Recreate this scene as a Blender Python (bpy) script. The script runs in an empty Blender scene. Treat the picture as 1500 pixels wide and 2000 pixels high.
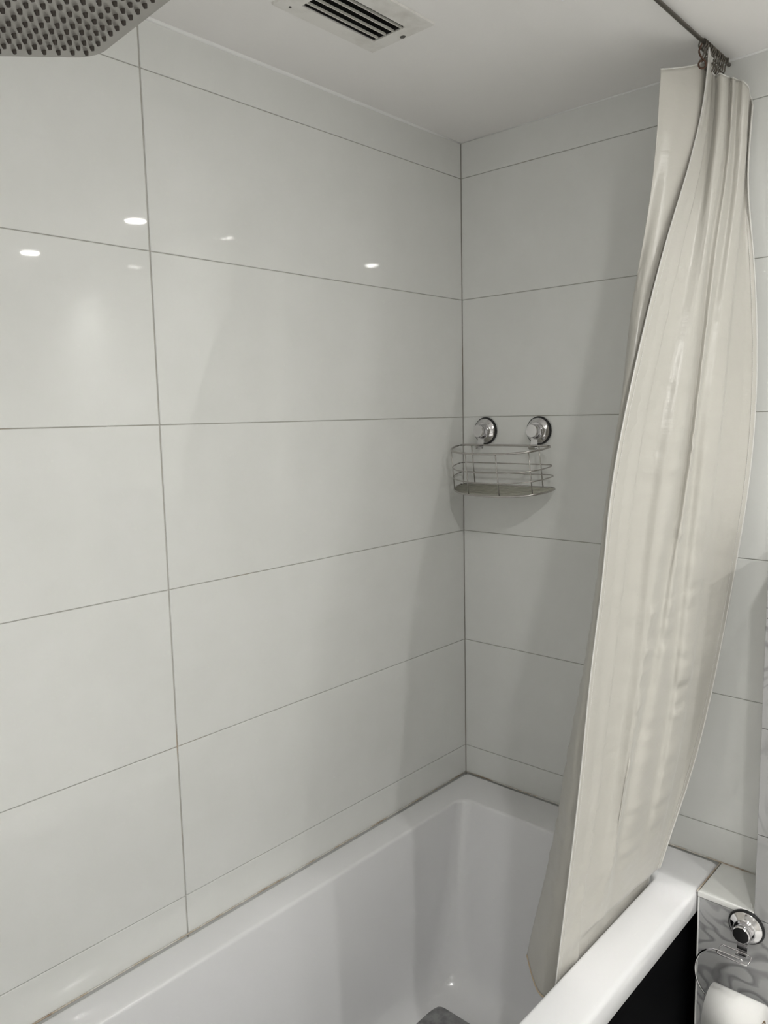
import bpy, bmesh, math, random
from mathutils import Vector, Matrix, noise

random.seed(7)
ZR = 0.56                     # height of the bath rim above the floor; shapes below are given relative to the rim
CZ = 1.663                    # ceiling above the rim
scene = bpy.context.scene
C = scene.collection

# ------------------------------------------------------------------ camera, world, exposure
cam_d = bpy.data.cameras.new('camera')
cam_d.sensor_fit = 'VERTICAL'
cam_d.sensor_height = 36.0
cam_d.lens = 36.0 * 1524.62 / 2000.0
cam_d.clip_start = 0.02
cam = bpy.data.objects.new('camera', cam_d)
C.objects.link(cam)
_r = Vector((0.67244422, -0.73985303, -0.02088685))
_u = Vector((0.104343, 0.06682267, 0.99229394))
_f = Vector((0.73275596, 0.66944173, -0.12213301))
M = Matrix((_r, _u, -_f)).transposed().to_4x4()
M.translation = Vector((-1.67, -1.2371, 0.98523 + ZR))
cam.matrix_world = M
scene.camera = cam
scene.cycles.blur_glossy = 0.0
scene.cycles.sample_clamp_indirect = 0.0

world = bpy.data.worlds.new('world')
scene.world = world
world.use_nodes = True
world.node_tree.nodes['Background'].inputs[0].default_value = (0.05, 0.05, 0.05, 1)
world.node_tree.nodes['Background'].inputs[1].default_value = 0.2

vs = scene.view_settings
vs.view_transform = 'Standard'
vs.look = 'None'
vs.gamma = 1
vs.use_curve_mapping = False
vs.exposure = 0.0
LAMP_W = 7.6
LAMP_COL = (1.0, 0.995, 0.955)

# ------------------------------------------------------------------ materials
def new_mat(name, color, rough=0.5, metal=0.0, spec=0.5):
    m = bpy.data.materials.new(name)
    m.use_nodes = True
    b = m.node_tree.nodes['Principled BSDF']
    b.inputs['Base Color'].default_value = (*color, 1)
    b.inputs['Roughness'].default_value = rough
    b.inputs['Metallic'].default_value = metal
    b.inputs['Specular IOR Level'].default_value = spec
    return m, m.node_tree, b

def add_noise(nt, scale, detail=3, rough=0.5, vec=None, dist=0.0):
    n = nt.nodes.new('ShaderNodeTexNoise')
    n.inputs['Scale'].default_value = scale
    n.inputs['Detail'].default_value = detail
    n.inputs['Roughness'].default_value = rough
    n.inputs['Distortion'].default_value = dist
    if vec: nt.links.new(vec, n.inputs['Vector'])
    return n

def coords(nt, scale=(1, 1, 1), rot=(0, 0, 0)):
    t = nt.nodes.new('ShaderNodeTexCoord')
    g = nt.nodes.new('ShaderNodeNewGeometry')
    mp = nt.nodes.new('ShaderNodeMapping')
    mp.inputs['Scale'].default_value = scale
    mp.inputs['Rotation'].default_value = rot
    nt.links.new(g.outputs['Position'], mp.inputs['Vector'])
    return mp.outputs['Vector']

def bump(nt, b, height, strength=0.2, dist=0.002):
    bp = nt.nodes.new('ShaderNodeBump')
    bp.inputs['Strength'].default_value = strength
    bp.inputs['Distance'].default_value = dist
    nt.links.new(height, bp.inputs['Height'])
    nt.links.new(bp.outputs['Normal'], b.inputs['Normal'])

def ramp(nt, fac, stops):
    r = nt.nodes.new('ShaderNodeValToRGB')
    while len(r.color_ramp.elements) < len(stops):
        r.color_ramp.elements.new(0.5)
    for e, (p, c) in zip(r.color_ramp.elements, stops):
        e.position = p
        e.color = (*c, 1)
    nt.links.new(fac, r.inputs['Fac'])
    return r

MAT = {}
# glazed white wall tile
m, nt, b = new_mat('white_glazed_tile', (0.78, 0.785, 0.765), 0.03, 0, 0.5)
v = coords(nt)
n = add_noise(nt, 3.0, 2, 0.5, v)
bump(nt, b, n.outputs['Fac'], 0.03, 0.004)
n2 = add_noise(nt, 9.0, 4, 0.6, v)
rr = ramp(nt, n2.outputs['Fac'], [(0.3, (0.765, 0.77, 0.75)), (0.7, (0.795, 0.80, 0.782))])
nt.links.new(rr.outputs['Color'], b.inputs['Base Color'])
MAT['tile'] = m
# grout, dirtier in places
m, nt, b = new_mat('grout', (0.4, 0.38, 0.34), 0.9)
n = add_noise(nt, 5, 4, 0.6, coords(nt))
rr = ramp(nt, n.outputs['Fac'], [(0.35, (0.58, 0.57, 0.54)), (0.58, (0.52, 0.50, 0.46)), (0.72, (0.46, 0.35, 0.24))])
nt.links.new(rr.outputs['Color'], b.inputs['Base Color'])
MAT['grout'] = m
# stained sealant around the bath
m, nt, b = new_mat('sealant', (0.6, 0.5, 0.4), 0.6)
n = add_noise(nt, 9, 5, 0.65, coords(nt))
rr = ramp(nt, n.outputs['Fac'], [(0.46, (0.68, 0.66, 0.62)), (0.56, (0.52, 0.44, 0.35)), (0.64, (0.26, 0.17, 0.11)), (0.72, (0.07, 0.055, 0.045))])
nt.links.new(rr.outputs['Color'], b.inputs['Base Color'])
MAT['sealant'] = m
# painted ceiling
m, nt, b = new_mat('ceiling_paint', (0.76, 0.745, 0.72), 0.55)
v = coords(nt)
n = add_noise(nt, 40, 6, 0.65, v)
bump(nt, b, n.outputs['Fac'], 0.12, 0.002)
n2 = add_noise(nt, 2.5, 3, 0.5, v)
rr = ramp(nt, n2.outputs['Fac'], [(0.3, (0.83, 0.815, 0.80)), (0.7, (0.86, 0.845, 0.83))])
nt.links.new(rr.outputs['Color'], b.inputs['Base Color'])
MAT['ceiling'] = m
m, nt, b = new_mat('white_paint', (0.85, 0.85, 0.84), 0.5)
MAT['paint'] = m
m, nt, b = new_mat('white_acrylic', (0.83, 0.83, 0.845), 0.16, 0, 0.5)
b.inputs['Coat Weight'].default_value = 0.3
b.inputs['Coat Roughness'].default_value = 0.08
MAT['acrylic'] = m
m, nt, b = new_mat('black_gloss_panel', (0.0015, 0.0015, 0.002), 0.6, 0, 0.03)
MAT['black_panel'] = m
m, nt, b = new_mat('black_rubber', (0.008, 0.008, 0.009), 0.45)
MAT['rubber'] = m
m, nt, b = new_mat('chrome', (0.72, 0.71, 0.72), 0.10, 1.0)
MAT['chrome'] = m
m, nt, b = new_mat('chrome_dark', (0.34, 0.34, 0.35), 0.16, 1.0)
MAT['chrome_dark'] = m
m, nt, b = new_mat('steel_wire', (0.50, 0.48, 0.46), 0.22, 1.0)
MAT['wire'] = m
m, nt, b = new_mat('tarnished_wire', (0.16, 0.145, 0.125), 0.42, 0.8)
MAT['dark_wire'] = m
m, nt, b = new_mat('rusty_wire', (0.085, 0.045, 0.03), 0.6, 0.5)
MAT['rust'] = m
m, nt, b = new_mat('basket_plate', (0.55, 0.54, 0.48), 0.45, 0.3)
MAT['plate'] = m
m, nt, b = new_mat('shower_plate', (0.40, 0.385, 0.36), 0.38, 0.55)
MAT['shower_plate'] = m
m, nt, b = new_mat('nozzle_rubber', (0.045, 0.036, 0.03), 0.6)
MAT['nozzle'] = m
m, nt, b = new_mat('vent_plastic', (0.74, 0.73, 0.70), 0.45)
v = coords(nt)
n = add_noise(nt, 18, 5, 0.6, v)
rr = ramp(nt, n.outputs['Fac'], [(0.25, (0.60, 0.58, 0.54)), (0.5, (0.76, 0.745, 0.715))])
nt.links.new(rr.outputs['Color'], b.inputs['Base Color'])
MAT['vent'] = m
m, nt, b = new_mat('vent_dark', (0.012, 0.011, 0.010), 0.9)
MAT['vent_dark'] = m
m, nt, b = new_mat('vent_blade', (0.62, 0.61, 0.56), 0.5)
MAT['blade'] = m
m, nt, b = new_mat('dirt', (0.10, 0.095, 0.09), 0.9)
MAT['dirt'] = m
# grey swirled marble tile
m, nt, b = new_mat('grey_marble_tile', (0.5, 0.5, 0.5), 0.12)
v = coords(nt, (1, 1, 1), (0.3, 0.2, 0.5))
n = add_noise(nt, 5.5, 1.5, 0.4, v, 2.2)
L0, D0, D1 = (0.45, 0.45, 0.455), (0.24, 0.24, 0.245), (0.33, 0.33, 0.335)
rr = ramp(nt, n.outputs['Fac'], [(0.0, L0), (0.40, L0), (0.425, D0), (0.455, D1), (0.47, L0), (0.55, L0), (0.57, D1), (0.60, D0), (0.62, L0)])
n2 = add_noise(nt, 3.0, 3, 0.5, v)
r2 = ramp(nt, n2.outputs['Fac'], [(0.40, (0, 0, 0)), (0.56, (1, 1, 1))])
mx = nt.nodes.new('ShaderNodeMixRGB')
nt.links.new(r2.outputs['Color'], mx.inputs['Fac'])
mx.inputs['Color1'].default_value = (0.45, 0.45, 0.455, 1)
nt.links.new(rr.outputs['Color'], mx.inputs['Color2'])
nt.links.new(mx.outputs['Color'], b.inputs['Base Color'])
MAT['marble'] = m
# toilet paper
m, nt, b = new_mat('tissue_paper', (0.78, 0.775, 0.76), 0.95)
n = add_noise(nt, 160, 3, 0.6, coords(nt, (1, 0.6, 1)))
bump(nt, b, n.outputs['Fac'], 0.35, 0.001)
MAT['paper'] = m
m, nt, b = new_mat('cardboard', (0.36, 0.27, 0.19), 0.9)
MAT['card'] = m
# cream satin cloth, lets a little light through
def cloth(name, col, trans):
    m, nt, b = new_mat(name, col, 0.32, 0, 0.8)
    b.inputs['Sheen Weight'].default_value = 0.25
    b.inputs['Sheen Roughness'].default_value = 0.4
    v = coords(nt, (1, 1, 1))
    n = add_noise(nt, 900, 2, 0.5, coords(nt, (1, 1, 0.25)))
    n3 = add_noise(nt, 26, 3, 0.6, coords(nt, (0.5, 0.5, 2.2)))
    ad = nt.nodes.new('ShaderNodeMath'); ad.operation = 'MULTIPLY_ADD'
    nt.links.new(n.outputs['Fac'], ad.inputs[0]); ad.inputs[1].default_value = 0.10
    nt.links.new(n3.outputs['Fac'], ad.inputs[2])
    bump(nt, b, ad.outputs[0], 0.35, 0.003)
    t = nt.nodes.new('ShaderNodeBsdfTranslucent')
    t.inputs['Color'].default_value = (col[0], col[1] * 0.98, col[2] * 0.93, 1)
    ms = nt.nodes.new('ShaderNodeMixShader'); ms.inputs[0].default_value = trans
    out = nt.nodes['Material Output']
    nt.links.new(b.outputs[0], ms.inputs[1]); nt.links.new(t.outputs[0], ms.inputs[2])
    nt.links.new(ms.outputs[0], out.inputs['Surface'])
    return m
MAT['cloth'] = cloth('cream_satin', (0.655, 0.635, 0.588), 0.22)
MAT['hem'] = cloth('cream_hem', (0.74, 0.73, 0.70), 0.10)
MAT['stain'] = cloth('stained_hem', (0.60, 0.47, 0.32), 0.10)
m, nt, b = new_mat('grey_mat', (0.25, 0.25, 0.26), 0.6)
n = add_noise(nt, 45, 4, 0.6, coords(nt))
rr = ramp(nt, n.outputs['Fac'], [(0.35, (0.20, 0.20, 0.205)), (0.65, (0.34, 0.34, 0.345))])
nt.links.new(rr.outputs['Color'], b.inputs['Base Color'])
MAT['mat'] = m
m, nt, b = new_mat('floor_tile', (0.6, 0.6, 0.6), 0.3)
n = add_noise(nt, 6, 4, 0.6, coords(nt))
rr = ramp(nt, n.outputs['Fac'], [(0.35, (0.70, 0.695, 0.685)), (0.65, (0.76, 0.755, 0.745))])
nt.links.new(rr.outputs['Color'], b.inputs['Base Color'])
MAT['floor'] = m
m, nt, b = new_mat('door_paint', (0.70, 0.68, 0.64), 0.4)
MAT['door'] = m
m = bpy.data.materials.new('lamp_lens'); m.use_nodes = True
nt = m.node_tree; nt.nodes.clear()
o_ = nt.nodes.new('ShaderNodeOutputMaterial'); e_ = nt.nodes.new('ShaderNodeEmission')
e_.inputs[0].default_value = (*LAMP_COL, 1); e_.inputs[1].default_value = 120
nt.links.new(e_.outputs[0], o_.inputs[0])
MAT['lens'] = m

# ------------------------------------------------------------------ helpers
W = {}                        # world position of every object made here
def settag(o, label=None, cat=None, group=None, kind=None):
    if label: o['label'] = label
    if cat: o['category'] = cat
    if group: o['group'] = group
    if kind: o['kind'] = kind
    return o

def thing(name, loc, label=None, cat=None, group=None, kind=None):
    o = bpy.data.objects.new(name, None)
    o.empty_display_size = 0.05
    C.objects.link(o)
    o.location = (loc[0], loc[1], loc[2] + ZR)
    W[o] = Vector(o.location)
    return settag(o, label, cat, group, kind)

def put(name, me, world_loc, parent=None):
    """link an object for a mesh at a world position under a parent"""
    o = bpy.data.objects.new(name, me)
    C.objects.link(o)
    wl = Vector(world_loc)
    W[o] = wl
    if parent:
        o.parent = parent
        o.location = wl - W[parent]
    else:
        o.location = wl
    return o

def mk(name, bm, mat, parent=None, smooth=False, kind=None, autos=None):
    """bmesh in rim-relative coordinates -> object whose origin is its bottom centre"""
    bmesh.ops.recalc_face_normals(bm, faces=bm.faces)
    xs = [v.co for v in bm.verts]
    lo = Vector([min(c[i] for c in xs) for i in range(3)])
    hi = Vector([max(c[i] for c in xs) for i in range(3)])
    org = Vector(((lo.x + hi.x) / 2, (lo.y + hi.y) / 2, lo.z))
    for v_ in bm.verts: v_.co -= org
    me = bpy.data.meshes.new(name)
    bm.to_mesh(me); bm.free()
    me.materials.append(MAT[mat])
    if smooth or autos:
        me.shade_smooth()
        if autos:
            me.set_sharp_from_angle(angle=math.radians(autos))
    o = put(name, me, org + Vector((0, 0, ZR)), parent)
    if kind: o['kind'] = kind
    return o

def box(bm, a, b_, bev=0.0, seg=2):
    a = Vector(a); b_ = Vector(b_)
    r = bmesh.ops.create_cube(bm, size=1)
    vs_ = r['verts']
    for v_ in vs_:
        v_.co = Vector([(a[i] + b_[i]) / 2 + v_.co[i] * abs(b_[i] - a[i]) for i in range(3)])
    if bev > 0:
        ed = list({e for v_ in vs_ for e in v_.link_edges})
        bmesh.ops.bevel(bm, geom=ed, offset=bev, segments=seg, profile=0.5, affect='EDGES')

def boxo(name, a, b_, mat, parent=None, bev=0.0, seg=2, kind=None):
    bm = bmesh.new(); box(bm, a, b_, bev, seg)
    return mk(name, bm, mat, parent, kind=kind, autos=35 if bev else None)

def frame_at(t):
    t = t.normalized()
    a = Vector((0, 0, 1)) if abs(t.z) < 0.9 else Vector((1, 0, 0))
    n_ = t.cross(a).normalized()
    return n_, t.cross(n_).normalized()

def tube(bm, pts, r, seg=8, closed=False, caps=True):
    pts = [Vector(p) for p in pts]
    N = len(pts)
    rings = []
    pn = None
    for i, p_ in enumerate(pts):
        if closed: t = pts[(i + 1) % N] - pts[i - 1]
        else: t = pts[min(i + 1, N - 1)] - pts[max(i - 1, 0)]
        t = t.normalized()
        if pn is None: n_, _ = frame_at(t)
        else:
            n_ = pn - t * pn.dot(t)
            n_ = n_.normalized() if n_.length > 1e-6 else frame_at(t)[0]
        pn = n_
        b2 = t.cross(n_)
        rad = r[i] if isinstance(r, (list, tuple)) else r
        rings.append([bm.verts.new(p_ + (n_ * math.cos(2 * math.pi * k / seg) + b2 * math.sin(2 * math.pi * k / seg)) * rad) for k in range(seg)])
    last = N if closed else N - 1
    for i in range(last):
        A, B = rings[i], rings[(i + 1) % N]
        sh = 0
        if closed and i == N - 1:
            sh = min(range(seg), key=lambda s: (A[0].co - B[s].co).length)
        for k in range(seg):
            bm.faces.new((A[k], A[(k + 1) % seg], B[(k + 1 + sh) % seg], B[(k + sh) % seg]))
    if caps and not closed:
        bm.faces.new(rings[0][::-1]); bm.faces.new(rings[-1])

def lathe(bm, org, axis, prof, seg=28):
    """prof: (distance along axis, radius)"""
    org = Vector(org); axis = Vector(axis).normalized()
    n_, b2 = frame_at(axis)
    rings = []
    for d, r in prof:
        c = org + axis * d
        if r < 1e-6: rings.append([bm.verts.new(c)])
        else: rings.append([bm.verts.new(c + (n_ * math.cos(2 * math.pi * k / seg) + b2 * math.sin(2 * math.pi * k / seg)) * r) for k in range(seg)])
    for A, B in zip(rings, rings[1:]):
        for k in range(seg):
            q = [A[k % len(A)], A[(k + 1) % len(A)], B[(k + 1) % len(B)], B[k % len(B)]]
            q2 = []
            for v_ in q:
                if v_ not in q2: q2.append(v_)
            if len(q2) > 2: bm.faces.new(q2)
    for R_ in (rings[0], rings[-1]):
        if len(R_) > 2: bm.faces.new(R_)

def catmull(P, n, closed=False):
    P = [Vector(p) for p in P]
    N = len(P); out = []
    for i in range(N if closed else N - 1):
        if closed: p0, p1, p2, p3 = P[i - 1], P[i], P[(i + 1) % N], P[(i + 2) % N]
        else: p0, p1, p2, p3 = P[max(i - 1, 0)], P[i], P[i + 1], P[min(i + 2, N - 1)]
        for k in range(n):
            t = k / n
            out.append(0.5 * ((2 * p1) + (p2 - p0) * t + (2 * p0 - 5 * p1 + 4 * p2 - p3) * t * t + (3 * p1 - p0 - 3 * p2 + p3) * t ** 3))
    if not closed: out.append(P[-1])
    return out

def rrect(x0, x1, y0, y1, r, z, n=8):
    pts = []
    for cx, cy, a0 in ((x1 - r, y1 - r, 0), (x0 + r, y1 - r, 90), (x0 + r, y0 + r, 180), (x1 - r, y0 + r, 270)):
        for k in range(n + 1):
            a = math.radians(a0 + 90 * k / n)
            pts.append((cx + r * math.cos(a), cy + r * math.sin(a), z))
    return pts

def loft(bm, loops, cap_end=True, cap_start=False):
    R_ = [[bm.verts.new(p_) for p_ in l] for l in loops]
    n_ = len(R_[0])
    for A, B in zip(R_, R_[1:]):
        for k in range(n_):
            bm.faces.new((A[k], A[(k + 1) % n_], B[(k + 1) % n_], B[k]))
    if cap_end: bm.faces.new(R_[-1])
    if cap_start: bm.faces.new(R_[0][::-1])

# ------------------------------------------------------------------ room shell
FL = -ZR
XW, YS, NIB = -2.75, -2.75, -1.75      # west wall, south wall, short wall at the shower end of the bath
boxo('floor', (XW - 0.1, YS - 0.1, FL - 0.1), (0.1, 0.1, FL), 'floor', kind='structure')
# ceiling with a real opening for the extractor
VX0, VX1, VY0, VY1 = -0.732, -0.555, -0.295, -0.218
bm = bmesh.new()
def ring(z):
    o = [bm.verts.new(p_ + (z,)) for p_ in ((XW - 0.1, YS - 0.1), (0.1, YS - 0.1), (0.1, 0.1), (XW - 0.1, 0.1))]
    i = [bm.verts.new(p_ + (z,)) for p_ in ((VX0, VY0), (VX1, VY0), (VX1, VY1), (VX0, VY1))]
    return o, i
o0, i0 = ring(CZ); o1, i1 = ring(CZ + 0.06)
for k in range(4):
    j = (k + 1) % 4
    bm.faces.new((o0[k], i0[k], i0[j], o0[j])); bm.faces.new((o1[k], o1[j], i1[j], i1[k]))
    bm.faces.new((o0[k], o0[j], o1[j], o1[k])); bm.faces.new((i0[k], i1[k], i1[j], i0[j]))
ceil = mk('ceiling', bm, 'ceiling', kind='structure')

TT = 0.0025                                 # how far the tile faces stand in front of the grout
TILE_CACHE = {}
A0, TH, TWD = 0.0776, 0.30, 0.9033          # first joint above the rim, course height, tile length
def tile_mesh(w, h):
    key = (round(w, 4), round(h, 4))
    if key not in TILE_CACHE:
        bm = bmesh.new()
        box(bm, (-w / 2, -TT - 0.004, 0), (w / 2, 0, h), 0.0009, 1)
        bmesh.ops.recalc_face_normals(bm, faces=bm.faces)
        me = bpy.data.meshes.new('tile'); bm.to_mesh(me); bm.free()
        me.materials.append(MAT['tile'])
        TILE_CACHE[key] = me
    return TILE_CACHE[key]

def courses(zlo, zhi):
    zs = [zlo]
    k = math.floor((zlo - A0) / TH) + 1
    while A0 + k * TH < zhi - 0.01:
        if A0 + k * TH > zlo + 0.005: zs.append(A0 + k * TH)
        k += 1
    zs.append(zhi)
    return list(zip(zs, zs[1:]))

G = 0.0007                                  # half a joint
# long wall behind the bath: tile faces at y = 0
wl = boxo('wall_back', (XW, TT, FL), (0.1, 0.1, CZ), 'grout', kind='structure')
for (x0, x1) in ((-TWD, 0), (NIB, -TWD)):
    for z0, z1 in courses(FL, CZ):
        gx = 0.0014
        w_ = x1 - x0 - 2 * gx
        h_ = z1 - z0 - 2 * G
        o = put('tile', tile_mesh(w_, h_), ((x0 + x1) / 2, 0, z0 + G + ZR), wl)
        o.rotation_euler = (0, 0, math.pi)
# end wall: tile faces at x = 0
we = boxo('wall_end', (TT, YS, FL), (0.1, TT, CZ), 'grout', kind='structure')
for (y0, y1) in ((-TWD, 0), (-2 * TWD, -TWD), (YS, -2 * TWD)):
    for z0, z1 in courses(FL, CZ):
        w_ = y1 - y0 - 2 * G
        h_ = z1 - z0 - 2 * G
        o = put('tile', tile_mesh(w_, h_), (0, (y0 + y1) / 2, z0 + G + ZR), we)
        o.rotation_euler = (0, 0, math.pi / 2)
boxo('wall_west', (XW - 0.1, YS, FL), (XW, TT, CZ), 'paint', kind='structure')
boxo('wall_south', (XW, YS - 0.1, FL), (0.1, YS, CZ), 'paint', kind='structure')
nib = boxo('wall_shower', (NIB - 0.1, -0.74, FL), (NIB, TT, CZ), 'paint', kind='structure')
dr = thing('door_1', (-1.6, YS, FL), kind='structure')
boxo('door_leaf', (-2.0, YS + 0.002, FL + 0.005), (-1.2, YS + 0.035, FL + 2.0), 'door', dr, 0.003)
for x_ in (-2.07, -1.19):
    boxo('door_frame', (x_, YS + 0.001, FL), (x_ + 0.06, YS + 0.05, FL + 2.06), 'paint', dr, 0.003)
hb = bmesh.new()
tube(hb, [(-1.3, YS + 0.035, FL + 1), (-1.3, YS + 0.08, FL + 1), (-1.32, YS + 0.085, FL + 1), (-1.42, YS + 0.085, FL + 1)], 0.009)
mk('door_handle', hb, 'chrome', dr, True)

# painter's bead where the tiled walls meet the ceiling
bm = bmesh.new()
tube(bm, [(NIB, 0.0, CZ), (-0.12, 0.0, CZ), (0.0, 0.0, CZ)], [0.006, 0.0045, 0.002], 8)
mk('trim_1', bm, 'paint', smooth=True, kind='structure')
bm = bmesh.new()
tube(bm, [(0.0, 0.0, CZ), (0.0, -0.6, CZ), (0.0, YS, CZ)], [0.001, 0.003, 0.006], 8)
mk('trim_2', bm, 'paint', smooth=True, kind='structure')

# ------------------------------------------------------------------ boxed ledge and boxed panel beside the bath
LX, LY0, LY1 = -0.138, -0.800, -0.691
le = boxo('wall_ledge', (LX + 0.006, LY0, FL), (-0.0005, LY1 - 0.003, -0.007), 'grout', kind='structure')
boxo('ledge_top_tile', (LX + 0.002, LY0 + 0.0005, -0.0068), (-0.002, LY1 - 0.001, 0.0), 'tile', le, 0.001)
boxo('ledge_edge_trim', (LX - 0.0006, LY0, -0.0105), (LX + 0.0055, LY1, 0.0003), 'paint', le, 0.001)
zz = [FL, -0.36, -0.0115]
for a_, b_ in zip(zz, zz[1:]):
    boxo('marble_tile', (LX, -1.25, a_ + G), (LX + 0.0055, LY1 - 0.004, b_ - G / 2), 'marble', le, 0.0008, 1)
boxo('corner_trim', (LX - 0.0004, LY1 - 0.0038, FL), (LX + 0.006, LY1 - 0.0005, -0.0112), 'paint', le, 0.0006, 1)
PT = 0.731
pn = boxo('wall_panel', (LX + 0.006, -1.72, FL), (-0.0005, LY0 - 0.007, PT - 0.006), 'grout', kind='structure')
zz = [FL, -0.26, -0.0112, 0.164, 0.379, 0.594, PT]
for a_, b_ in zip(zz, zz[1:]):
    for y0, y1 in ((-1.25, LY0 - 0.0006), (-1.72, -1.25)):
        if b_ < 0 and y1 > -1.2: continue
        boxo('marble_tile', (LX, y0 + 0.0006, a_ + 0.0007), (LX + 0.0058, y1, b_ - 0.0007), 'marble', pn, 0.0008, 1)
    boxo('marble_side_tile', (LX + 0.0062, LY0 - 0.0068, max(a_, 0.0) + 0.0007), (-0.002, LY0 - 0.0006, b_ - 0.0007), 'marble', pn, 0.0008, 1) if b_ > 0.01 else None
boxo('marble_cap_tile', (LX + 0.0062, -1.72, PT - 0.0058), (-0.002, LY0 - 0.0075, PT), 'marble', pn, 0.0008, 1)

# ------------------------------------------------------------------ bathtub
tub = thing('bathtub', (-0.87, -0.344, FL), 'white acrylic bathtub with a black front panel, along the tiled wall', 'bathtub')
X0, X1, Y0, Y1 = NIB + 0.003, -0.003, -0.688, -0.003
bm = bmesh.new()
def ins(d, z, r=0.012): return rrect(X0 + d, X1 - d, Y0 + d, Y1 - d, r, z)
loops = [ins(0.022, -0.052), ins(0.002, -0.052), ins(0, -0.048)]
for k in range(5):
    a = math.radians(90 * k / 4)
    loops.append(ins(0.011 * (1 - math.cos(a)), -0.011 + 0.011 * math.sin(a)))
ix0, ix1, iy0, iy1 = -1.60, -0.122, -0.610, -0.076
loops.append(rrect(ix0, ix1, iy0, iy1, 0.032, 0.0))
for k in range(1, 5):
    a = math.radians(90 * k / 4)
    d = 0.008 * math.sin(a)
    loops.append(rrect(ix0 + d, ix1 - d, iy0 + d, iy1 - d, 0.032, -0.008 * (1 - math.cos(a))))
def basin(t, z, r):
    # t: 0 at the rim, 1 at the floor
    return rrect(ix0 + 0.008 + 0.09 * t, ix1 - 0.008 - 0.13 * t, iy0 + 0.008 + 0.022 * t, iy1 - 0.008 - 0.045 * t, r, z)
loops += [basin(0.35, -0.13, 0.042), basin(0.7, -0.26, 0.06), basin(0.86, -0.32, 0.08)]
for k in range(1, 7):
    a = math.radians(90 * k / 6)
    d = 0.075 * (1 - math.cos(a))
    l = rrect(ix0 + 0.09 + d, ix1 - 0.128 - d, iy0 + 0.029 + d, iy1 - 0.050 - d, 0.09, -0.335 - 0.075 * math.sin(a))
    loops.append(l)
loft(bm, loops)
mk('tub_shell', bm, 'acrylic', tub, autos=60)
boxo('front_panel', (X0, -0.672, FL), (-0.01, -0.664, -0.0525), 'black_panel', tub, 0.001)
FLOOR_Z = -0.41
bm = bmesh.new()
lathe(bm, (-1.40, -0.34, FLOOR_Z), (0, 0, 1), [(0.0, 0.035), (0.003, 0.034), (0.004, 0.028), (0.001, 0.02), (0.001, 0.0)])
mk('drain', bm, 'chrome', tub, autos=40)
# sealant, stained brown, one bead along each wall and one against the ledge
bm = bmesh.new()
tube(bm, [(x_, -0.0017, 0.0) for x_ in (X0, -1.2, -0.9, -0.6, -0.3, -0.002)], 0.0015, 6)
mk('sealant_bead', bm, 'sealant', tub, True)
bm = bmesh.new()
tube(bm, [(-0.0019, y_, 0.0) for y_ in (-0.002, -0.2, -0.45, -0.6, -0.8)], 0.0017, 6)
mk('sealant_bead', bm, 'sealant', tub, True)
bm = bmesh.new()
tube(bm, [(x_, -0.6895, -0.0005) for x_ in (LX, -0.1, -0.05, 0.0)], 0.0017, 6)
mk('sealant_bead', bm, 'sealant', tub, True)

# bath mat
bm = bmesh.new()
L = []
for d, z in ((0.004, 0.0), (0.0, 0.003), (0.001, 0.005), (0.005, 0.007)):
    L.append(rrect(-1.05 + d, -0.345 - d, -0.52 + d, -0.155 - d, 0.03, FLOOR_Z + 0.0005 + z, 6))
loft(bm, L, True, True)
mt = mk('bath_mat', bm, 'mat', autos=40)
settag(mt, 'dark grey rubber mat lying on the bottom of the bathtub', 'bath mat')

# ------------------------------------------------------------------ extractor vent
vent = thing('ceiling_vent', (-0.643, -0.256, CZ), 'grubby white ceiling extractor grille with thin slats over a dark opening', 'vent')
bm = bmesh.new()
FX0, FX1, FY0, FY1 = -0.768, -0.525, -0.336, -0.186
T = 0.004
oo = [bm.verts.new(p_) for p_ in ((FX0, FY0, CZ - 0.0002), (FX1, FY0, CZ - 0.0002), (FX1, FY1, CZ - 0.0002), (FX0, FY1, CZ - 0.0002))]
o2 = [bm.verts.new(p_) for p_ in ((FX0 + .001, FY0 + .001, CZ - T), (FX1 - .001, FY0 + .001, CZ - T), (FX1 - .001, FY1 - .001, CZ - T), (FX0 + .001, FY1 - .001, CZ - T))]
q = 0.001
i2 = [bm.verts.new(p_) for p_ in ((VX0 + q, VY0 + q, CZ - T), (VX1 - q, VY0 + q, CZ - T), (VX1 - q, VY1 - q, CZ - T), (VX0 + q, VY1 - q, CZ - T))]
i3 = [bm.verts.new(p_) for p_ in ((VX0 + q, VY0 + q, CZ - 0.0015), (VX1 - q, VY0 + q, CZ - 0.0015), (VX1 - q, VY1 - q, CZ - 0.0015), (VX0 + q, VY1 - q, CZ - 0.0015))]
for k in range(4):
    j = (k + 1) % 4
    bm.faces.new((oo[k], oo[j], o2[j], o2[k])); bm.faces.new((o2[k], o2[j], i2[j], i2[k])); bm.faces.new((i2[k], i2[j], i3[j], i3[k]))
mk('grille_frame', bm, 'vent', vent)
bm = bmesh.new()
box(bm, (VX0 + 0.002, VY0 + 0.002, CZ - 0.0015), (VX1 - 0.002, VY1 - 0.002, CZ + 0.11))
bottom = [f for f in bm.faces if abs(f.normal.z + 1) < 0.01 and f.calc_center_median().z < CZ + 0.05]
bmesh.ops.delete(bm, geom=bottom, context='FACES')
mk('duct', bm, 'vent_dark', vent)
for k in range(4):
    yb = VY0 + 0.0085 + k * 0.0185
    boxo('slat', (VX0 + 0.0015, yb, CZ - 0.0036), (VX1 - 0.0015, yb + 0.0020, CZ + 0.0005), 'blade', vent)
bm = bmesh.new()
lathe(bm, (-0.742, -0.203, CZ - T), (0, 0, -1), [(-0.0005, 0.0026), (0.0008, 0.0024), (0.0012, 0.0)], 10)
mk('screw', bm, 'dirt', vent)
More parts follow.
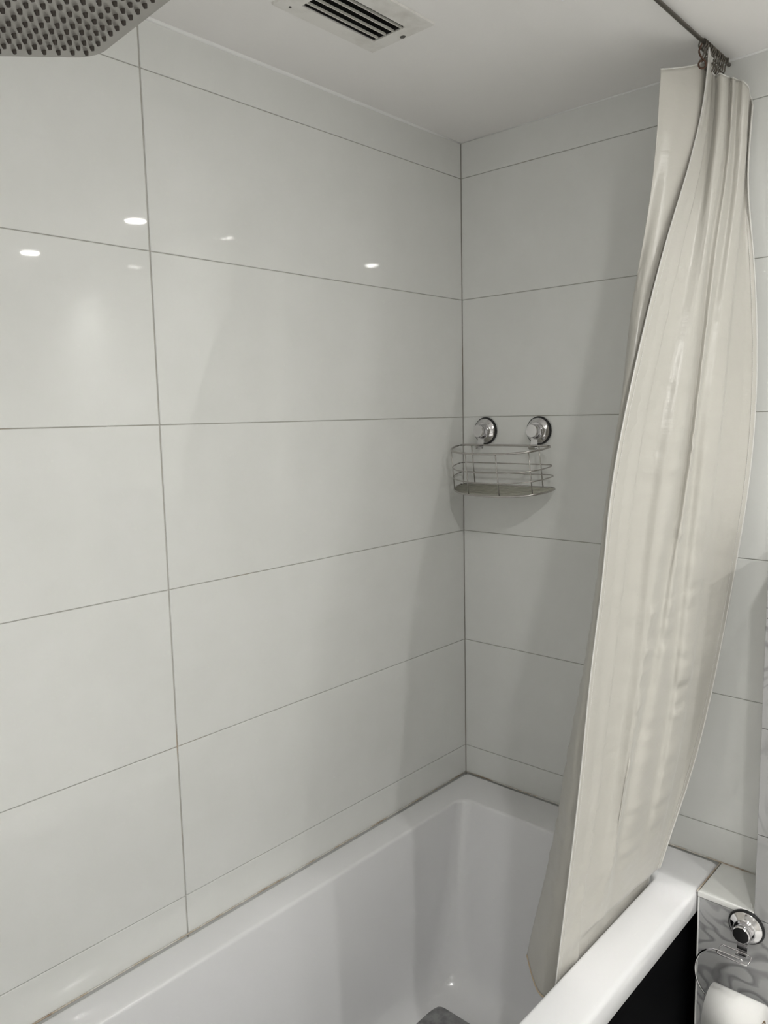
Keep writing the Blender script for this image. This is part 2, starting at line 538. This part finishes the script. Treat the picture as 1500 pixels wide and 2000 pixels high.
bm = bmesh.new()
lathe(bm, (-0.533, -0.268, CZ - T), (0, 0, -1), [(-0.0005, 0.005), (0.001, 0.004), (0.0014, 0.0)], 10)
for v_ in bm.verts: v_.co.y = -0.268 + (v_.co.y + 0.268) * 1.3
mk('clip', bm, 'dirt', vent)

# ------------------------------------------------------------------ recessed ceiling lights
def downlight(x, y, label, beam, power=1.0):
    t = thing('ceiling_light', (x, y, CZ), label, 'ceiling light', 'recessed ceiling lights')
    bm = bmesh.new()
    lathe(bm, (x, y, CZ - 0.0002), (0, 0, -1), [(0.0, 0.050), (0.003, 0.048), (0.005, 0.040), (0.003, 0.034), (0.0, 0.033)], 32)
    mk('trim_ring', bm, 'paint', t, autos=40)
    bm = bmesh.new()
    lathe(bm, (x, y, CZ - 0.0003), (0, 0, -1), [(0.0, 0.033), (0.002, 0.032), (0.0025, 0.0)], 32)
    mk('lens', bm, 'lens', t)
    ld = bpy.data.lights.new('lamp_light', 'AREA')
    ld.shape = 'DISK'; ld.size = 0.06; ld.energy = LAMP_W * power; ld.color = LAMP_COL; ld.spread = math.radians(beam)
    lo = bpy.data.objects.new('lamp_light', ld)
    C.objects.link(lo)
    lo.parent = t
    lo.location = (0, 0, -0.007)
downlight(-0.19, -1.23, 'round recessed ceiling light near the end wall, just outside the bathtub', 84, 0.12)
downlight(-0.23, -1.96, 'round recessed ceiling light near the end wall, furthest from the bathtub', 120, 0.8)
downlight(-0.98, -1.23, 'round recessed ceiling light opposite the middle of the bathtub', 178, 0.52)
downlight(-0.90, -1.96, 'round recessed ceiling light in the middle of the room', 178, 0.92)
downlight(-1.85, -1.96, 'added fill light out of view, built as a round recessed ceiling light in the corner beside the door', 90, 1.5)  # added unseen lamp, only there to lift the ambient bounce in the room

# ------------------------------------------------------------------ overhead shower
P = 0.018
ea = Vector((-0.96398, 0.09449, -0.24861)).normalized()
eb = Vector((-0.10447, -0.99394, -0.0343)); eb = (eb - ea * eb.dot(ea)).normalized()
en = ea.cross(eb).normalized()
if en.z < 0: en = -en
S0 = Vector((-1.67, -1.2371, 0.98523)) + 1.5 * (Vector((-1.3190023, -0.59034245, 1.29138375)) - Vector((-1.67, -1.2371, 0.98523)))
S0 = S0 + en * 0.002                        # nozzle tips were sighted, the plate is a little above
NN = 16
sc = S0 + ea * P * (NN - 1) / 2 + eb * P * (NN - 1) / 2
half = P * (NN - 1) / 2 + 0.0255
sh = thing('overhead_shower', tuple(sc), 'square grey overhead shower head with rows of dark nozzles', 'shower')
bm = bmesh.new()
L = []
for d, h in ((0.0015, 0.0), (0.0, 0.0015), (0.0, 0.008), (0.003, 0.011), (0.05, 0.014)):
    L.append([tuple(sc + ea * p_[0] + eb * p_[1] + en * h) for p_ in rrect(-half + d, half - d, -half + d, half - d, 0.028, 0, 8)])
loft(bm, L, True, True)
mk('spray_plate', bm, 'shower_plate', sh, autos=40)
bm = bmesh.new()
lathe(bm, (0, 0, 0), -en, [(-0.002, 0.0030), (0.001, 0.0029), (0.0045, 0.0020), (0.0049, 0.0)], 8)
nz = bpy.data.meshes.new('nozzle'); bm.to_mesh(nz); bm.free(); nz.materials.append(MAT['nozzle'])
for i in range(NN):
    for j in range(NN):
        pos = S0 + ea * (P * i) + eb * (P * j)
        put('nozzle', nz, pos + Vector((0, 0, ZR)), sh)
bm = bmesh.new()
lathe(bm, sc + en * 0.012, en, [(0, 0.03), (0.006, 0.028), (0.010, 0.016), (0.022, 0.017), (0.034, 0.012), (0.036, 0.0)], 24)
mk('swivel_joint', bm, 'chrome', sh, autos=40)
aj = sc + en * 0.042
bm = bmesh.new()
tube(bm, catmull([aj - Vector((0, 0, 0.008)), aj + Vector((-0.004, 0, 0.03)), aj + Vector((-0.05, 0, 0.055)), aj + Vector((-0.2, 0, 0.055)), (NIB + 0.001, aj.y, aj.z + 0.055)], 8), 0.011, 12)
mk('shower_arm', bm, 'chrome', sh, True)
bm = bmesh.new()
lathe(bm, (NIB + 0.0005, aj.y, aj.z + 0.055), (1, 0, 0), [(0, 0.03), (0.006, 0.028), (0.009, 0.014)], 24)
mk('wall_flange', bm, 'chrome', sh, autos=40)

# ------------------------------------------------------------------ curtain rail, hooks and curtain
RY, RZ = -0.6545, CZ - 0.009
rail = thing('curtain_rail', (-0.87, RY, RZ), 'thin dark metal curtain rail running under the ceiling above the bath edge', 'curtain rail')
bm = bmesh.new()
tube(bm, [(NIB, RY, RZ), (-1.0, RY, RZ), (-0.001, RY, RZ)], 0.0036, 10)
mk('rod', bm, 'dark_wire', rail, True)
for x_ in (-1.2, -0.62, -0.012):
    bm = bmesh.new()
    tube(bm, [(x_, RY, RZ), (x_, RY, CZ + 0.0005)], 0.003, 8)
    mk('rail_stem', bm, 'dark_wire', rail, True)

def hook_pts(s=1.0):
    # ring over the rail, S bend, lower loop; drawn in the y-z plane around the rail
    pts = []
    for k in range(0, 11):
        a = math.radians(-60 + 300 * k / 10)
        pts.append((0, 0.008 * math.cos(a), 0.008 * math.sin(a) * 1.0))
    pts += [(0.0005, -0.003, -0.016), (0.001, 0.001, -0.022)]
    for k in range(0, 9):
        a = math.radians(70 - 300 * k / 8)
        pts.append((0.001, 0.0085 * math.cos(a), -0.033 + 0.0095 * math.sin(a)))
    return pts
bm = bmesh.new()
tube(bm, catmull(hook_pts(), 2), 0.0014, 6)
bmesh.ops.recalc_face_normals(bm, faces=bm.faces)
hk = bpy.data.meshes.new('curtain_hook'); bm.to_mesh(hk); bm.free(); hk.materials.append(MAT['dark_wire']); hk.shade_smooth()
NH = 12
HX = [-0.140 + k * 0.0098 for k in range(NH)]
for k, hx in enumerate(HX):
    o = put('curtain_hook', hk, (hx, RY, RZ + ZR - 0.0045), None)
    o.rotation_euler = (random.uniform(-0.05, 0.05), 0, random.uniform(-0.35, 0.35))
    settag(o, 'tarnished wire hook on the curtain rail, inside the tight bunch above the curtain', 'curtain hook', 'bunched curtain hooks')
    if k == 0: o['label'] = 'tarnished wire hook on the curtain rail, furthest of its bunch from the end wall'
    if k == NH - 1: o['label'] = 'tarnished wire hook on the curtain rail, closest of its bunch to the end wall'
# the loose leading hook, rust brown, through the corner of the curtain
bm = bmesh.new()
c0 = Vector((-0.190, -0.666, 1.592))
lp = [(0.004, 0, 0.036), (0.001, 0, 0.030), (-0.001, 0, 0.022), (0.004, 0, 0.012), (0.009, 0, 0.008)]
for k in range(1, 11):
    a = math.radians(60 - 330 * k / 10)
    lp.append((0.005 + 0.0065 * math.cos(a), 0.001 * k / 10, 0.001 + 0.0065 * math.sin(a)))
rdir = Vector((0.67, -0.74, 0)).normalized()
tube(bm, catmull([c0 + rdir * p_[0] + Vector((0, 0, p_[2])) + Vector((-0.004, -0.004, 0)) for p_ in lp], 3), 0.0016, 6)
hkl = mk('curtain_hook', bm, 'rust', smooth=True)
settag(hkl, 'loose rust brown wire hook through the top corner of the cream curtain', 'curtain hook')

LEV = [-0.15, -0.05, 0.03, 0.12, 0.25, 0.4, 0.55, 0.7, 0.85, 1.0, 1.15, 1.3, 1.42, 1.52, 1.6, 1.66]
CUR = {
 'L': [(-0.430,-0.452),(-0.403,-0.460),(-0.377,-0.468),(-0.356,-0.479),(-0.366,-0.504),(-0.366,-0.530),(-0.356,-0.552),(-0.360,-0.573),(-0.348,-0.586),(-0.325,-0.597),(-0.319,-0.607),(-0.280,-0.613),(-0.255,-0.618),(-0.251,-0.622),(-0.248,-0.624),(-0.248,-0.624)],
 'M': [(-0.500,-0.531),(-0.484,-0.535),(-0.466,-0.540),(-0.452,-0.548),(-0.447,-0.563),(-0.439,-0.578),(-0.429,-0.592),(-0.416,-0.605),(-0.402,-0.614),(-0.367,-0.621),(-0.327,-0.628),(-0.268,-0.633),(-0.216,-0.637),(-0.187,-0.640),(-0.178,-0.642),(-0.179,-0.642)],
 'N': [(-0.471,-0.599),(-0.471,-0.599),(-0.471,-0.599),(-0.460,-0.602),(-0.435,-0.610),(-0.422,-0.620),(-0.409,-0.630),(-0.391,-0.638),(-0.375,-0.646),(-0.335,-0.651),(-0.279,-0.656),(-0.215,-0.659),(-0.153,-0.659),(-0.123,-0.660),(-0.107,-0.660),(-0.107,-0.660)],
 'N2': [(-0.496,-0.599),(-0.496,-0.599),(-0.496,-0.599),(-0.490,-0.601),(-0.468,-0.609),(-0.455,-0.618),(-0.443,-0.627),(-0.422,-0.635),(-0.406,-0.641),(-0.364,-0.647),(-0.304,-0.651),(-0.237,-0.655),(-0.170,-0.657),(-0.136,-0.658),(-0.117,-0.659),(-0.117,-0.659)],
 'H': [(-0.553,-0.591),(-0.546,-0.592),(-0.534,-0.595),(-0.525,-0.601),(-0.509,-0.609),(-0.495,-0.617),(-0.484,-0.625),(-0.460,-0.632),(-0.446,-0.637),(-0.399,-0.642),(-0.336,-0.646),(-0.264,-0.651),(-0.190,-0.654),(-0.144,-0.656),(-0.130,-0.658),(-0.132,-0.659)],
 'a': [(-0.470,-0.598),(-0.470,-0.598),(-0.470,-0.598),(-0.458,-0.601),(-0.431,-0.608),(-0.418,-0.619),(-0.406,-0.628),(-0.388,-0.637),(-0.372,-0.644),(-0.332,-0.650),(-0.276,-0.655),(-0.212,-0.657),(-0.151,-0.658),(-0.120,-0.659),(-0.104,-0.659),(-0.104,-0.659)],
 'a2': [(-0.435,-0.601),(-0.435,-0.601),(-0.435,-0.601),(-0.417,-0.606),(-0.393,-0.615),(-0.378,-0.627),(-0.365,-0.638),(-0.352,-0.647),(-0.335,-0.655),(-0.297,-0.662),(-0.246,-0.666),(-0.187,-0.667),(-0.134,-0.665),(-0.108,-0.666),(-0.098,-0.665),(-0.098,-0.665)],
 'F1': [(-0.459,-0.594),(-0.451,-0.595),(-0.410,-0.604),(-0.393,-0.615),(-0.381,-0.630),(-0.367,-0.644),(-0.351,-0.655),(-0.342,-0.664),(-0.323,-0.673),(-0.286,-0.679),(-0.236,-0.682),(-0.180,-0.680),(-0.140,-0.679),(-0.117,-0.678),(-0.111,-0.676),(-0.111,-0.676)],
 'F12': [(-0.390,-0.605),(-0.390,-0.605),(-0.389,-0.605),(-0.382,-0.617),(-0.378,-0.634),(-0.360,-0.648),(-0.338,-0.661),(-0.324,-0.671),(-0.301,-0.682),(-0.268,-0.688),(-0.225,-0.689),(-0.176,-0.686),(-0.127,-0.684),(-0.109,-0.685),(-0.105,-0.683),(-0.105,-0.683)],
 'F2': [(-0.382,-0.596),(-0.381,-0.596),(-0.366,-0.605),(-0.359,-0.614),(-0.347,-0.627),(-0.324,-0.642),(-0.296,-0.658),(-0.280,-0.669),(-0.253,-0.681),(-0.226,-0.688),(-0.191,-0.688),(-0.150,-0.684),(-0.101,-0.684),(-0.082,-0.684),(-0.078,-0.684),(-0.078,-0.684)],
 'F23': [(-0.323,-0.604),(-0.323,-0.604),(-0.322,-0.609),(-0.320,-0.621),(-0.319,-0.639),(-0.299,-0.655),(-0.282,-0.669),(-0.271,-0.680),(-0.254,-0.691),(-0.227,-0.696),(-0.191,-0.697),(-0.145,-0.694),(-0.098,-0.691),(-0.086,-0.692),(-0.083,-0.692),(-0.083,-0.692)],
 'F3': [(-0.268,-0.599),(-0.268,-0.600),(-0.267,-0.610),(-0.267,-0.623),(-0.255,-0.640),(-0.239,-0.656),(-0.235,-0.669),(-0.233,-0.680),(-0.222,-0.689),(-0.205,-0.694),(-0.167,-0.696),(-0.116,-0.695),(-0.073,-0.691),(-0.067,-0.692),(-0.064,-0.692),(-0.064,-0.692)],
 'F34': [(-0.238,-0.600),(-0.238,-0.601),(-0.237,-0.613),(-0.239,-0.629),(-0.236,-0.650),(-0.224,-0.668),(-0.221,-0.681),(-0.220,-0.692),(-0.212,-0.703),(-0.190,-0.707),(-0.157,-0.708),(-0.110,-0.705),(-0.069,-0.702),(-0.065,-0.702),(-0.065,-0.703),(-0.065,-0.703)],
 'F4': [(-0.209,-0.600),(-0.209,-0.602),(-0.201,-0.615),(-0.198,-0.631),(-0.192,-0.653),(-0.187,-0.672),(-0.188,-0.686),(-0.187,-0.698),(-0.177,-0.708),(-0.157,-0.715),(-0.133,-0.714),(-0.088,-0.711),(-0.050,-0.707),(-0.051,-0.709),(-0.051,-0.710),(-0.051,-0.710)],
 'F4b': [(-0.194,-0.596),(-0.193,-0.601),(-0.191,-0.615),(-0.183,-0.630),(-0.166,-0.650),(-0.156,-0.668),(-0.155,-0.683),(-0.153,-0.696),(-0.148,-0.708),(-0.131,-0.713),(-0.106,-0.713),(-0.069,-0.708),(-0.034,-0.702),(-0.034,-0.704),(-0.036,-0.705),(-0.036,-0.705)],
 'F4R': [(-0.180,-0.595),(-0.179,-0.602),(-0.176,-0.616),(-0.156,-0.631),(-0.128,-0.653),(-0.112,-0.673),(-0.106,-0.690),(-0.100,-0.705),(-0.096,-0.718),(-0.084,-0.723),(-0.069,-0.721),(-0.048,-0.712),(-0.028,-0.702),(-0.026,-0.704),(-0.027,-0.706),(-0.027,-0.706)],
 'R': [(-0.169,-0.596),(-0.168,-0.603),(-0.159,-0.618),(-0.135,-0.635),(-0.106,-0.663),(-0.082,-0.685),(-0.068,-0.704),(-0.058,-0.721),(-0.053,-0.736),(-0.048,-0.741),(-0.044,-0.736),(-0.039,-0.722),(-0.036,-0.706),(-0.034,-0.710),(-0.033,-0.713),(-0.033,-0.713)],
}
ZT = {'L': 1.583, 'M': 1.602, 'N': 1.630, 'N2': 1.636, 'H': 1.640, 'a': 1.612, 'a2': 1.603, 'F1': 1.600, 'F12': 1.596, 'F2': 1.600, 'F23': 1.596, 'F3': 1.598, 'F34': 1.592, 'F4': 1.582, 'F4b': 1.580, 'F4R': 1.572, 'R': 1.556}
names = list(CUR.keys())
ZB = -0.10
NV = 240
def spl(z, col):
    P_ = CUR[col]
    z = min(max(z, LEV[0]), LEV[-1])
    i = max(k for k in range(len(LEV) - 1) if LEV[k] <= z)
    t = (z - LEV[i]) / (LEV[i + 1] - LEV[i])
    def tang(k):
        a_, b_ = max(k - 1, 0), min(k + 1, len(LEV) - 1)
        return [(P_[b_][q] - P_[a_][q]) / (LEV[b_] - LEV[a_]) for q in (0, 1)]
    m0, m1 = tang(i), tang(i + 1)
    h = LEV[i + 1] - LEV[i]
    out = []
    for q in (0, 1):
        out.append((2 * t ** 3 - 3 * t * t + 1) * P_[i][q] + (t ** 3 - 2 * t * t + t) * h * m0[q] + (-2 * t ** 3 + 3 * t * t) * P_[i + 1][q] + (t ** 3 - t * t) * h * m1[q])
    return out
def smooth_col(col, z):
    # a little averaging over height so that the sighted outlines stay soft
    s = [0, 0]
    ws = ((-0.08, 1), (-0.04, 2), (0, 3), (0.04, 2), (0.08, 1))
    for d, w_ in ws:
        p_ = spl(z + d, col)
        s[0] += p_[0] * w_; s[1] += p_[1] * w_
    return s[0] / 9, s[1] / 9
PER = 12
HI = names.index('H')
F1I, F4I = names.index('F1'), names.index('F4')
CREASE = [names.index(k) for k in ('H', 'F1', 'F2', 'F3', 'F4b', 'R')]
rows = []
for iv in range(NV + 1):
    v01 = iv / NV
    ctrl = []
    for n_ in names:
        z = ZB + (ZT[n_] - ZB) * v01
        x, y = smooth_col(n_, z)
        if z < 0.03: y = max(y, -0.597 + max(0, -z) * 0.10)
        if n_ == 'H': x, y = x - 0.008 * max(0, v01 - 0.9) / 0.1, y - 0.008 * max(0, v01 - 0.9) / 0.1
        ctrl.append(Vector((x, y, z)))
    H_i = names.index('H')
    # the two halves meet in the folded edge H
    row = catmull(ctrl[:H_i + 1], PER) + catmull(ctrl[H_i:], PER)[1:]
    rows.append(row)
nu = len(rows[0])
arc = [0.0]
mid = rows[NV // 2]
for a_, b_ in zip(mid, mid[1:]): arc.append(arc[-1] + (b_ - a_).length)
final = []
for iv, row in enumerate(rows):
    new = []
    for iu, p_ in enumerate(row):
        a_ = row[max(iu - 1, 0)]; b_ = row[min(iu + 1, nu - 1)]
        t = (b_ - a_); nrm = Vector((t.y, -t.x, 0))
        nrm = nrm.normalized() if nrm.length > 1e-9 else Vector((0, -1, 0))
        if nrm.y > 0: nrm = -nrm
        s = arc[iu]
        z = p_.z
        low = min(1, max(0, (1.35 - z) / 0.5))
        n1 = noise.noise(Vector((s * 5, z * 34 + s * 6, 3.1)))
        n2 = noise.noise(Vector((s * 10, z * 75 - s * 9, 8.7)))
        n3 = noise.noise(Vector((s * 30, z * 3.0, 1.2)))
        strip = F1I * PER < iu < F4I * PER
        amp = 0.0010 + (0.0036 if strip else 0.0017) * low
        fade = min(1, max(0.15, (z + 0.02) / 0.1)) if z < 0.1 else 1
        near = min(abs(iu - c_ * PER) for c_ in CREASE) / PER
        env = min(1, 0.12 + 1.1 * near)
        n4 = max(0, noise.noise(Vector((s * 5 + 20, z * 7, 5.5))) + 0.5)       # puckers come in patches
        d = ((n1 + 0.5 * n2) * amp * n4 * 1.5 + n3 * 0.0022) * fade * env
        new.append(p_ + nrm * d)
    final.append(new)
cur = thing('shower_curtain', (-0.3, -0.65, ZB), 'cream satin shower curtain drawn to one side, its lower end hanging inside the bathtub', 'shower curtain')
bm = bmesh.new()
VV = [[bm.verts.new(p_) for p_ in row] for row in final]
for iv in range(NV):
    for iu in range(nu - 1):
        bm.faces.new((VV[iv][iu], VV[iv][iu + 1], VV[iv + 1][iu + 1], VV[iv + 1][iu]))
fab = mk('fabric', bm, 'cloth', cur, True)
sol = fab.modifiers.new('thickness', 'SOLIDIFY'); sol.thickness = 0.0007; sol.offset = 0
def hem(path, r, mat, name='hem'):
    bm = bmesh.new()
    tube(bm, path, r, 6)
    mk(name, bm, mat, fab, True)
hem([final[iv][PER * HI] for iv in range(NV + 1)], 0.0015, 'hem', 'side_hem')
hem([final[iv][-1] for iv in range(NV + 1)], 0.0018, 'hem', 'side_hem')
hem(final[NV], 0.0013, 'hem', 'top_hem')
hem(final[0][:PER * HI], 0.0018, 'stain', 'bottom_hem')
hem(final[0][PER * HI:], 0.0018, 'stain', 'bottom_hem')
# row of stitches a finger's width inside each side hem
for base, step in ((PER * HI, 1), (nu - 1, -1)):
    bm = bmesh.new()
    for iv in range(2, NV - 6):
        for sub in (0.05, 0.55):
            def q(f):
                A_ = final[iv][base].lerp(final[iv + 1][base], f); B_ = final[iv][base + step * 2].lerp(final[iv + 1][base + step * 2], f)
                dd = B_ - A_
                return A_ + dd.normalized() * 0.011 + Vector((-0.73, -0.67, 0)) * 0.0012
            tube(bm, [q(sub), q(sub + 0.33)], 0.0006, 4)
    mk('stitching', bm, 'hem', fab, kind='stuff')

# ------------------------------------------------------------------ suction cups with chrome knobs
def suction_cup(parent, y, z, x0, dy=0.0):
    """on a wall face at x = x0, pointing to -x"""
    bm = bmesh.new()
    lathe(bm, (x0, y, z), (-1, 0, 0), [(0.0003, 0.0335), (0.003, 0.0348), (0.006, 0.0335), (0.007, 0.028)], 36)
    cup = mk('suction_cup', bm, 'rubber', parent, autos=50)
    bm = bmesh.new()
    lathe(bm, (x0, y, z), (-1, 0, 0), [(0.005, 0.0310), (0.008, 0.0310), (0.011, 0.0285), (0.014, 0.0235), (0.0165, 0.0205), (0.019, 0.0195)], 36)
    mk('chrome_collar', bm, 'chrome', cup, autos=35)
    bm = bmesh.new()
    lathe(bm, (x0, y, z), (-1, 0, 0), [(0.018, 0.0155), (0.024, 0.0155), (0.026, 0.0168), (0.036, 0.0165), (0.038, 0.0150), (0.0384, 0.0)], 32)
    mk('knob', bm, 'chrome', cup, autos=35)

def strap(parent, y, z, x0, zlow, w=0.009):
    bm = bmesh.new()
    prof = [(x0 - 0.020, z - 0.012), (x0 - 0.0225, z - 0.020), (x0 - 0.024, zlow + 0.008), (x0 - 0.026, zlow - 0.005), (x0 - 0.032, zlow - 0.008), (x0 - 0.036, zlow - 0.002)]
    th = 0.0016
    A_ = []
    for i, (px, pz) in enumerate(prof):
        ww = w * (1.35 if i == 0 else 1.0)
        A_.append([bm.verts.new((px + dx, y + s * ww, pz + dx * 0.2)) for s, dx in ((-1, 0), (1, 0), (1, -th), (-1, -th))])
    for R1, R2 in zip(A_, A_[1:]):
        for k in range(4): bm.faces.new((R1[k], R1[(k + 1) % 4], R2[(k + 1) % 4], R2[k]))
    bm.faces.new(A_[0]); bm.faces.new(A_[-1][::-1])
    mk('bracket', bm, 'chrome', parent)

# ------------------------------------------------------------------ wire shower basket on the end wall
cad = thing('shower_basket', (-0.03, -0.152, 0.80), 'curved wire shower basket hung on the end wall by two chrome suction cups', 'basket')
CY = -0.149
for y_ in (-0.0735, -0.2305):
    suction_cup(cad, y_, 0.942, 0.0)
    strap(cad, y_, 0.942, 0.0, 0.905)
tilt = math.radians(9.5)
piv = Vector((-0.0305, CY, 0.9065))
def bk(u, w_, h):
    """basket coordinates: u out from the wall, w along it, h down from the top wire"""
    x = -u; z = -h
    return Vector((piv.x + x * math.cos(tilt) - z * math.sin(tilt) * 1.0, CY + w_, piv.z + x * math.sin(tilt) + z * math.cos(tilt)))
def dshape(h, grow=0.0, n=40):
    hw, dp = 0.135 + grow, 0.103 + grow
    ctrl = []
    for k in range(n + 1):
        a = math.pi * k / n
        c_, s_ = math.cos(a), math.sin(a)
        ctrl.append((0.012 + (dp - 0.012) * (abs(s_) ** 0.85), hw * math.copysign(abs(c_) ** 0.9, c_)))
    pts = [(0.004, hw - 0.007)] + [] 
    loop = ctrl + [(0.004, -hw + 0.005), (0.0, -hw + 0.016)] + [(0.0, -hw + 0.016 + (2 * hw - 0.032) * k / 8) for k in range(1, 9)] + [(0.004, hw - 0.005)]
    return [bk(u, w_, h) for u, w_ in loop]
HB = 0.103
for h, r, nm in ((0.0, 0.0026, 'rim_wire'), (0.046, 0.0015, 'side_wire'), (0.071, 0.0015, 'side_wire'), (HB, 0.0026, 'base_wire')):
    bm = bmesh.new()
    tube(bm, dshape(h, 0.003 * h / HB), r, 8, closed=True)
    mk(nm, bm, 'wire', cad, True)
def dfront(a_deg):
    a = math.radians(a_deg); c_, s_ = math.cos(a), math.sin(a)
    return 0.012 + 0.091 * (abs(s_) ** 0.85), 0.135 * math.copysign(abs(c_) ** 0.9, c_)
posts = [dfront(a) for a in (28, 71, 105, 144)] + [(0.0, 0.100), (0.0, -0.098)]
for u, w_ in posts:
    bm = bmesh.new()
    tube(bm, [bk(u, w_, 0.0), bk(u * 1.01, w_ * 1.01, HB * 0.5), bk(u * 1.02, w_ * 1.02, HB)], 0.0016, 6)
    mk('upright_wire', bm, 'wire', cad, True)
bm = bmesh.new()
lp0 = dshape(HB + 0.0004, 0.001); lp1 = dshape(HB + 0.0016, 0.001)
loft(bm, [lp0, lp1], True, True)
mk('base_plate', bm, 'plate', cad)
bm = bmesh.new()
for k in range(1, 9):
    u = 0.010 * k
    ss = min(1, max(0, (u - 0.012) / 0.091)) ** (1 / 0.85)
    hw = 0.135 * (math.sqrt(max(0, 1 - ss * ss)) ** 0.9)
    tube(bm, [bk(u, -hw, HB - 0.0005), bk(u, hw, HB - 0.0005)], 0.0009, 5)
mk('base_grid', bm, 'plate', cad, True)

# ------------------------------------------------------------------ toilet roll holder on the ledge front
XF = LX
hold = thing('toilet_roll_holder', (XF, -0.79, -0.18), 'chrome wire toilet roll holder stuck to the grey marble ledge by a suction cup', 'roll holder')
HY, HZ = -0.7885, -0.033
suction_cup(hold, HY, HZ, XF)
strap(hold, HY, HZ, XF, HZ - 0.039, 0.0095)
RX, RZ2, RR = -0.196, -0.180, 0.046
wx = XF - 0.030
zc = HZ - 0.040
bm = bmesh.new()
tube(bm, catmull([(wx, -0.803, zc), (wx, -0.78, zc), (wx, -0.757, zc), (wx - 0.003, -0.7525, zc), (wx - 0.020, -0.7515, zc - 0.001), (wx - 0.030, -0.755, zc - 0.001), (wx - 0.031, -0.775, zc - 0.001), (wx - 0.031, -0.803, zc - 0.001), (wx - 0.024, -0.809, zc - 0.002), (wx - 0.006, -0.809, zc), (wx, -0.803, zc)], 6), 0.0017, 8)
mk('wire_frame', bm, 'chrome', hold, True)
hx = wx - 0.026
arcp = [(hx, -0.800, zc + 0.003), (hx, -0.775, zc + 0.003), (hx, -0.750, zc + 0.002)]
cyc, czc, ra = -0.752, (zc + RZ2) / 2, (zc - RZ2) / 2
for k in range(1, 12):
    a = math.radians(90 - 180 * k / 12)
    arcp.append((hx + (RX - hx) * k / 12, cyc + ra * 0.78 * math.cos(a), czc + ra * math.sin(a)))
arcp += [(RX, -0.752, RZ2), (RX, -0.79, RZ2), (RX, -0.845, RZ2), (RX, -0.852, RZ2 + 0.004)]
bm = bmesh.new()
tube(bm, catmull(arcp, 4), 0.0021, 8)
mk('roll_hoop', bm, 'chrome', hold, True)

ry0, ry1 = -0.840, -0.741
roll = thing('toilet_roll', (RX, (ry0 + ry1) / 2, RZ2 - RR), 'white toilet paper roll on the chrome wire holder', 'toilet roll')
CR = 0.0205
rz_c = RZ2 + 0.0021 - CR + 0.001          # hangs on the wire by its tube
bm = bmesh.new()
lathe(bm, (RX, ry0, rz_c), (0, 1, 0), [(0.0, CR), (0.0, RR - 0.002), (0.0015, RR), (0.0975, RR), (0.099, RR - 0.002), (0.099, CR)], 56)
bmesh.ops.delete(bm, geom=[f for f in bm.faces if len(f.verts) > 8], context='FACES')
mk('paper', bm, 'paper', roll, autos=50)
bm = bmesh.new()
lathe(bm, (RX, ry0 - 0.0005, rz_c), (0, 1, 0), [(0.0, CR - 0.001), (0.0, CR), (0.1, CR), (0.1, CR - 0.001), (0.0, CR - 0.001)], 40)
bmesh.ops.delete(bm, geom=[f for f in bm.faces if len(f.verts) > 8], context='FACES')
mk('cardboard_tube', bm, 'card', roll, autos=50)
# loose last sheet hanging over the front
bm = bmesh.new()
sheet = []
for k in range(15):
    a = math.radians(60 + 120 * k / 14)
    sheet.append((RX + (RR + 0.0012) * math.cos(a), rz_c + (RR + 0.0012) * math.sin(a)))
sheet += [(RX - RR - 0.0016, rz_c - 0.01), (RX - RR - 0.001, rz_c - 0.025)]
R0 = [bm.verts.new((x_, ry0 + 0.001, z_)) for x_, z_ in sheet]; R1 = [bm.verts.new((x_, ry1 - 0.001, z_)) for x_, z_ in sheet]
for k in range(len(sheet) - 1): bm.faces.new((R0[k], R0[k + 1], R1[k + 1], R1[k]))
ts = mk('loose_sheet', bm, 'paper', roll, True)
sm = ts.modifiers.new('thickness', 'SOLIDIFY'); sm.thickness = 0.0006; sm.offset = 0
